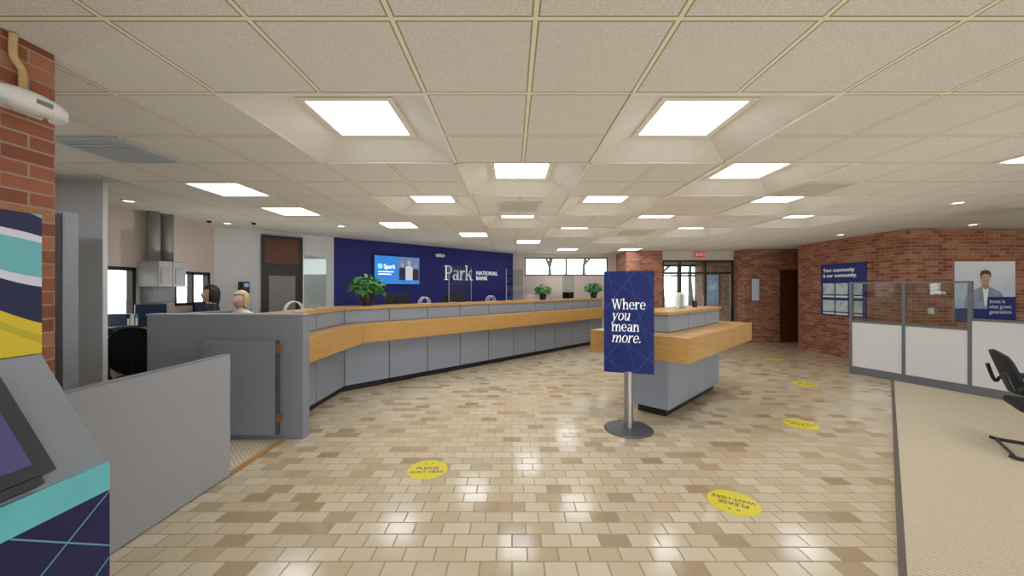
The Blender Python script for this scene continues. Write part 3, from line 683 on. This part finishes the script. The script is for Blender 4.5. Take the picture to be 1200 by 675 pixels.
# ------------------------------------------------------------------ staff area
t = thing('steel_panel', 'tall stainless steel door panel before the pale left wall', 'steel panel', (-4.5, 3.52, .006))
satin = pm('satin steel', 'a2a4a7', .55, .3)
part('body', box(B(), -.37, .37, -.06, .06, 0, 2.3, .005), satin, t); part('front_sheet', box(B(), -.36, .355, -.075, -.062, .08, 2.28, .004), pm('dark steel', '5a5b5e', .5, .4), t); part('handle', tube(B(), [(.28, -.075, 1.0), (.28, -.11, 1.02), (.28, -.11, 1.3), (.28, -.075, 1.32)], .012), dsteel, t)
t = thing('drive_up_desk', 'built-in desk with wooden top below the drive-up windows', 'desk', (-5.2, 5.4, .006))
part('top', box(B(), -5.49, -4.97, 4.2, 6.7, .9, .945, .005), oak, t, True)
for y in (4.2, 5.45, 6.65): part('support_panel', box(B(), -5.49, -5.02, y, y+.05, .006, .9), grey_l, t, True)
def monitor(loc, rz, label, s=1):
    t = thing('monitor', label, 'monitor', loc, rz, 'computer monitors')
    part('screen_housing', box(B(), -.25*s, .25*s, -.02, .02, .1, .42, .006), black, t); part('display', box(B(), -.235*s, .235*s, -.023, -.02, .115, .405), pm('dark display', '26344a', .2, emit=.05), t)
    part('stand', box(B(), -.03, .03, .02, .045, .008, .3), black, t); part('foot', box(B(), -.11, .11, -.06, .09, 0, .012, .003), black, t)
monitor((-5.25, 5.46, .946), PI/2-.5, 'black monitor on the drive-up desk by the large window', .7)
monitor((-5.25, 6.44, .946), PI/2, 'black monitor on the drive-up desk below the small window')
t = thing('desk_organizer', 'dark tray stack of papers on the drive-up desk', 'tray', (-5.12, 4.88, .946))
for k in range(3): part('tray', box(B(), -.12, .12, -.16, .16, k*.07, k*.07+.012), dsteel, t)
part('paper_stack', box(B(), -.1, .1, -.14, .14, .013, .04), paper, t)
for sx_ in (-.12, .108): part('side', box(B(), sx_, sx_+.012, -.16, .16, .0, .155), dsteel, t)
t = thing('paper_box', 'open pale cardboard box of papers on the drive-up desk', 'box', (-5.14, 5.85, .946)); part('carton', ring(B(), rc(-.11, .11, -.13, .13), rc(-.115, .115, -.135, .135), 0, .16), pm('cardboard', 'c2a67c', .8), t); part('papers', box(B(), -.105, .105, -.125, .125, .0, .15), paper, t)
t = thing('desk_calculator', 'small white adding machine on the drive-up desk edge', 'calculator', (-5.2, 4.5, .946), 1.2); part('body', box(B(), -.09, .09, -.12, .12, 0, .05, .01), whitepl, t); part('keys', box(B(), -.07, .07, -.1, .03, .05, .058), dsteel, t); part('paper_roll', tube(B(), [(-.05, .09, .07), (.05, .09, .07)], .03, 14), paper, t)
for k, (h_, l_) in enumerate((('3f8f96', 'teal'), ('e3e1da', 'white'), ('2c3550', 'navy'))):
    t = thing('ring_binder', l_+' ring binder standing on the drive-up desk between monitor and trays', 'binder', (-5.33, 5.2-k*.056, .946), 0, 'ring binders on the drive-up desk')
    part('cover', box(B(), -.13, .13, -.025, .025, 0, .3, .004), pm('binder '+l_, h_, .6), t); part('spine_label', box(B(), .1301, .1315, -.015, .015, .12, .24), paper, t)
t = thing('desk_phone', 'black desk phone beside the cardboard box on the drive-up desk', 'phone', (-5.12, 6.09, .946), PI/2); part('base', box(B(), -.09, .09, -.1, .1, 0, .05, .01), black, t); part('handset', tube(B(), [(-.06, -.09, .075), (-.06, -.05, .09), (-.06, .05, .09), (-.06, .09, .075)], [.026, .017, .017, .026]), black, t); part('keypad', box(B(), -.01, .07, -.08, .02, .05, .056), dsteel, t)
t = thing('pneumatic_tube_station', 'grey twin-tube pneumatic carrier station on the drive-up wall', 'tube station', (-5.35, 5.7, 1.2))
for y in (5.62, 5.84): part('tube', tube(B(), [(-5.36, y, 2.0), (-5.36, y, 2.739)], .075, 16), pm('tube grey', '9a9894', .4, .2), t, True, smooth=True)
for y in (5.5, 5.735): 
    u = part('carrier_box', box(B(), -5.4995, -5.17, y, y+.225, 1.62, 2.0, .012), pm('box grey', 'a9a7a4', .4), t, True); part('box_door', box(B(), -5.169, -5.16, y+.03, y+.195, 1.66, 1.9, .002), grey_l, u, True)
part('chute', box(B(), -5.4995, -5.3, 5.55, 5.9, 1.38, 1.62, .01), grey_d, t, True)
# ------------------------------------------------------------------ things on the counter
def cpt(tt, off=.16): return (-2.57-off*.7071+tt, 5.75+off*.7071+tt)
def plant(loc, s, label, seed):
    rnd = random.Random(seed); t = thing('potted_plant', label, 'plant', loc, 0, 'potted plants on the counter')
    p = part('pot', lathe(B(), [(.085*s, 0), (.12*s, .17*s), (.13*s, .17*s), (.13*s, .2*s), (.11*s, .2*s), (.105*s, .17*s)], seg=24), black, t, smooth=False)
    part('soil', lathe(B(), [(.1*s, .168*s), (.1*s, .175*s)], seg=16), pm('soil', '2a211a', .9), t)
    bm = B()
    for k in range(210):        # a rounded bush: each leaf sits on an arching stem
        a = rnd.uniform(0, 2*PI); el = math.asin(rnd.uniform(-.35, 1)); R_ = s*.22*rnd.uniform(.5, 1)
        d = Vector((math.cos(a), math.sin(a), 0)); tip = Vector((d.x*R_*math.cos(el)*1.1, d.y*R_*math.cos(el)*1.1, .27*s+R_*math.sin(el)*.95))
        base = Vector((0, 0, .19*s))+d*.03*s
        ld = (d*math.cos(el)+Vector((0, 0, math.sin(el)*.5-.3))+Vector((rnd.uniform(-.6, .6), rnd.uniform(-.6, .6), rnd.uniform(-.4, .4)))).normalized()
        q = ld.cross(Vector((rnd.uniform(-.5, .5), rnd.uniform(-.5, .5), 1))).normalized(); up_ = q.cross(ld)
        L_ = rnd.uniform(.065, .095)*s; W_ = rnd.uniform(.024, .036)*s; pv = None
        for i in range(5):
            f = i/4; c = tip+ld*L_*f-up_*(.03*s*f*f); ww = W_*math.sin(PI*min(.97, .08+f*.9))
            cur = (bm.verts.new(c-q*ww), bm.verts.new(c-up_*.006*s), bm.verts.new(c+q*ww))
            if pv: bm.faces.new((pv[0], pv[1], cur[1], cur[0])); bm.faces.new((pv[1], pv[2], cur[2], cur[1]))
            pv = cur
        if k % 4 == 0: tube(bm, [base, (base+tip)/2+Vector((0, 0, .02*s)), tip], .003*s, 4)
    o = part('foliage', bm, leaf, t, smooth=True)
x, y = cpt(.3); plant((x, y, 1.311), 1.05, 'large leafy plant in black pot on the counter before the blue wall', 1)
x, y = cpt(3.45); plant((x, y, 1.311), .8, 'smaller leafy plant in black pot far along the teller counter', 2)
x, y = cpt(5.06); plant((x, y, 1.311), .95, 'leafy plant in black pot at the far counter end beside blue sign', 3)
def guard(loc, rz, w_, label, h=.72):
    t = thing('acrylic_guard', label, 'sneeze guard', loc, rz, 'clear acrylic guards on the teller counter')
    part('sheet', box(B(), -w_/2, w_/2, -.003, .003, .01, h), acryl, t)
    part('edge', box(B(), -w_/2-.004, -w_/2, -.004, .004, .01, h), pm('acrylic edge', 'c9d6d6', .2), t); part('edge', box(B(), w_/2, w_/2+.004, -.004, .004, .01, h), pm('acrylic edge', 'c9d6d6', .2), t)
    for s in (-1, 1): part('foot', box(B(), s*w_*.35-.02, s*w_*.35+.02, -.06, .06, 0, .012), whitepl, t)
guard((-2.72, 5.2, 1.311), PI/2, .6, 'clear acrylic guard on the short counter leg left of the large plant')
for tt, l in ((1.65, 'clear acrylic guard on the counter below the wall screen'), (2.75, 'clear acrylic guard on the counter before the lettered wall end'), (4.2, 'clear acrylic guard on the counter right of the smaller plant')):
    x, y = cpt(tt); guard((x, y, 1.311), PI/4, .55, l)
def rack(tt, label, seed):
    x, y = cpt(tt, .12) if tt is not None else (-2.7, 4.65)
    t = thing('wire_rack', label, 'wire rack', (x, y, 1.311), PI/4, 'wire racks on the counter')
    for k in range(3):
        yy = -.05+k*.05; part('wire_arch', tube(B(), [(-.1+.1*(1-math.cos(PI*i/10)), yy, .004+.12*math.sin(PI*i/10)) for i in range(11)], .005, 6), whitepl, t)
    part('base_wire', tube(B(), [(-.1, -.05, .005), (.1, -.05, .005), (.1, .05, .005), (-.1, .05, .005)], .004, 6, closed=True), whitepl, t)
rack(None, 'white wire arch rack on the short counter leg near its end', 1)
rack(1.05, 'white wire arch rack on the counter below the wall screen', 2); rack(2.2, 'white wire arch rack on the counter below the wall lettering', 3); rack(3.1, 'white wire arch rack far along the counter before smaller plant', 4)
for tt, l in ((.85, 'black monitor behind the counter below the wall screen'), (1.75, 'black monitor behind the counter between two wire racks'), (4.6, 'black monitor behind the far end of the counter')):
    x, y = cpt(tt, .6); monitor((x, y, 1.06), PI/4+PI, l)
t = thing('teller_desk', 'grey staff work surface behind the teller counter', 'desk', (-.5, 8.6, .006))
part('worktop', strip(B(), [(-2.57, 5.85), (2.5, 10.92)], -.95, -.38, 1.02, 1.058), grey_l, t, True)
for k in range(4):
    a = Vector((-2.3+k*1.55, 6.12+k*1.55)); part('support_panel', strip(B(), [a, a+Vector((.03, .03))], -.93, -.4, .007, 1.018), grey_d, t, True)
# items on the island
t = thing('brochure_holder', 'clear acrylic brochure holder on the island top', 'holder', (2.43, 5.42, 1.306), PI/4)
part('holder', box(B(), -.11, .11, -.04, -.034, 0, .2), acryl, t); part('back', box(B(), -.11, .11, .03, .036, 0, .26), acryl, t); part('base', box(B(), -.11, .11, -.034, .03, 0, .006), acryl, t); part('brochures', box(B(), -.1, .1, -.01, .02, .006, .23), paper, t)
t = thing('pen_cup', 'small dark pen cup on the island top', 'cup', (2.8, 5.76, 1.306)); part('cup', lathe(B(), [(.035, 0), (.04, .1), (.035, .1), (.03, .01)], seg=20), black, t); part('pens', tube(tube(B(), [(0, 0, .012), (.02, .01, .16)], .005), [(0, 0, .012), (-.02, .0, .15)], .005), navyp, t)

# ------------------------------------------------------------------ people
def person(label, loc, rz, sc, top_h, pants_h, hair_h, skin_h, long):
    t = thing('person', label, 'person', loc, rz); bm = B(); sk = bm.verts.layers.skin.verify(); V = {}
    def v(n, co, r, ry=None):
        q = bm.verts.new(Vector(co)); q[sk].radius = (r, ry or r); V[n] = q; return q
    def e(*ns):
        for a, b in zip(ns, ns[1:]): bm.edges.new((V[a], V[b]))
    v('pel', (0, 0, .9), .15, .12); V['pel'][sk].use_root = True
    v('wai', (0, 0, 1.06), .125, .1); v('che', (0, .01, 1.22), .145, .11); v('nkb', (0, .01, 1.35), .075, .07); v('nk', (0, -.005, 1.42), .05); v('hd', (0, -.01, 1.5), .055); e('pel', 'wai', 'che', 'nkb', 'nk', 'hd')
    for s, n in ((-1, 'L'), (1, 'R')):
        v('sh'+n, (s*.165, .01, 1.31), .058); v('el'+n, (s*.215, .03, 1.05), .043); v('wr'+n, (s*.17, -.19, 1.0), .027); v('pa'+n, (s*.155, -.255, .995), .03, .016); e('nkb', 'sh'+n, 'el'+n, 'wr'+n, 'pa'+n)
        for k, (dx, L_) in enumerate(((-.026, .075), (-.009, .085), (.009, .08), (.026, .062))):
            v('f%d' % k+n, (s*.155+dx, -.285, .993), .0085); v('g%d' % k+n, (s*.155+dx*1.1, -.285-L_*.55, .985), .008); v('h%d' % k+n, (s*.155+dx*1.1, -.285-L_*.9, .965), .007); e('pa'+n, 'f%d' % k+n, 'g%d' % k+n, 'h%d' % k+n)
        v('t0'+n, (s*.155-s*.035, -.235, .99), .01); v('t1'+n, (s*.155-s*.055, -.27, .98), .008); e('pa'+n, 't0'+n, 't1'+n)
        v('hp'+n, (s*.09, 0, .84), .098); v('kn'+n, (s*.095, -.01, .47), .06); v('an'+n, (s*.095, .02, .09), .042); v('to'+n, (s*.1, -.13, .035), .035, .033); e('pel', 'hp'+n, 'kn'+n, 'an'+n, 'to'+n)
    me = bpy.data.meshes.new('sk'); bm.to_mesh(me); bm.free(); o = bpy.data.objects.new('sk', me); C.objects.link(o)
    o.modifiers.new('s', 'SKIN'); ss = o.modifiers.new('u', 'SUBSURF'); ss.levels = 2; ss.render_levels = 2
    dg = bpy.context.evaluated_depsgraph_get(); m2 = bpy.data.meshes.new_from_object(o.evaluated_get(dg)); bpy.data.objects.remove(o)
    bm = B(); bm.from_mesh(m2)
    for f in bm.faces:
        c = f.calc_center_median(); f.material_index = 1
        if c.z > 1.395: f.material_index = 0
        elif c.z < .07: f.material_index = 3
        elif c.z < .93 and abs(c.x) < .3 and c.y > -.17: f.material_index = 2
        elif c.y < -.2 and c.z > .9: f.material_index = 0
    # head with face
    hv = ball(bm, (0, 0, 0), 1, 1, 1, 32, 22)
    for q in hv:
        p = q.co.copy(); x, y, z = p.x*.076, p.y*.093, p.z*.116
        if p.z < 0: x *= 1-.32*p.z*p.z; y = y*(1-.12*p.z*p.z)-.012*p.z*p.z*(1 if p.y < .2 else 0)
        if p.y < -.6:
            y += .006
            g = math.exp(-((p.x/.14)**2)-((p.z+.15)/.22)**2); y -= .024*g
            for s in (-1, 1): y += .009*math.exp(-((p.x-s*.38)/.16)**2-((p.z-.05)/.12)**2)
            y -= .006*math.exp(-((p.x/.3)**2)-((p.z+.5)/.07)**2)
        q.co = Vector((x, y-.015, z+1.525))
    def addb(c, a, b, d, mi):
        n0 = len(bm.faces); ball(bm, c, a, b, d, 10, 8); bm.faces.ensure_lookup_table()
        for f in bm.faces[n0:]: f.material_index = mi
    for s in (-1, 1):
        addb((s*.029, -.088, 1.53), .012, .009, .008, 4); addb((s*.029, -.0955, 1.53), .005, .003, .005, 6); addb((s*.077, .0, 1.52), .01, .018, .028, 0)
        addb((s*.03, -.096, 1.549), .016, .004, .003, 6)
    addb((0, -.098, 1.468), .022, .008, .006, 5)
    bm.transform(Matrix.Scale(sc, 4))
    mats = [pm('skin '+label[:4], skin_h, .5), pm('top '+label[:8], top_h, .8), pm('trousers '+label[:4], pants_h, .8), black, whitep, pm('lips', 'a8665c', .5), pm('hair dark '+label[:5], hair_h, .6)]
    part('body', bm, mats, t, smooth=True)
    bm = B(); hv = ball(bm, (0, 0, 0), 1, 1, 1, 32, 22)
    dead = [q for q in hv if (q.co.y < -.25 and q.co.z < .42) or (q.co.z < -.5 and q.co.y < -.0)]
    bmesh.ops.delete(bm, geom=dead, context='VERTS')
    for q in bm.verts:
        p = q.co.copy(); zz = p.z*.128
        if p.z < 0: zz *= (2.1 if long else 1.1)
        jit = 1+.03*math.sin(p.x*23+p.y*17)
        q.co = Vector((p.x*.09*jit, p.y*.108*jit-.008, zz+1.533))
    bmesh.ops.solidify(bm, geom=bm.faces[:], thickness=.012); bm.transform(Matrix.Scale(sc, 4)); part('hair', bm, pm('hair '+label[:6], hair_h, .6, var=.3, scale=30), t, smooth=True)
person('person with dark hair and black top standing by the drive-up windows', (-4.2, 5.25, .006), -.9, .99, '1d1e2a', '23242c', '1f1512', 'c99a80', True)
person('person with pale blond hair and white top standing behind the counter end', (-3.42, 4.75, .006), -.35, .945, 'd9d8d6', '3a3d48', 'c9b48c', 'd8b09a', True)

# ------------------------------------------------------------------ ceiling fill (added upward spots without fixtures, washing the ceiling)
for x, y, z in ((-1.1, .4, .9), (1.3, .4, .9), (3.7, .4, .9), (6.2, .6, .9), (-.9, 2.6, .9), (1.4, 2.4, .9), (3.9, 2.4, .9), (6.4, 2.9, .9), (9, 3.2, .9), (-1.2, 4.9, .9), (.6, 5.2, .9), (3.4, 3.9, .9), (5.0, 5.4, .9), (.9, 7.6, .9), (3.3, 7.6, .9), (5.6, 8.0, .6), (3.2, 9.8, .9), (5.7, 10.2, .6), (9.5, 5.4, .6),
                (-4.1, 2.4, .8), (-4.6, 5.9, 1.2), (-3.3, 7.0, 1.2), (-1.7, 8.7, 1.2), (0, 10.4, 1.2), (1.5, 11.8, 1.2)):
    L_ = bpy.data.lights.new('ceiling_fill', 'SPOT'); L_.energy = 12 if y < 4 and x > -3 else 15; L_.spot_size = math.radians(175); L_.spot_blend = 1; L_.shadow_soft_size = 0; L_.color = (1, .97, .93)
    o = bpy.data.objects.new('ceiling_fill', L_); o.location = (x, y, z); o.rotation_euler = (PI, 0, 0); C.objects.link(o)
# ------------------------------------------------------------------ world, camera
w = bpy.data.worlds.new('World'); S.world = w; w.use_nodes = True; bg = w.node_tree.nodes['Background']; bg.inputs[0].default_value = (.88, .94, 1, 1); bg.inputs[1].default_value = 4
cam = bpy.data.cameras.new('Camera'); co = bpy.data.objects.new('Camera', cam); C.objects.link(co); co.location = (0, 0, 1.6); co.rotation_euler = (PI/2, 0, 0)
cam.sensor_width = 36; cam.lens = 36*440/1200; cam.clip_start = .05; S.camera = co
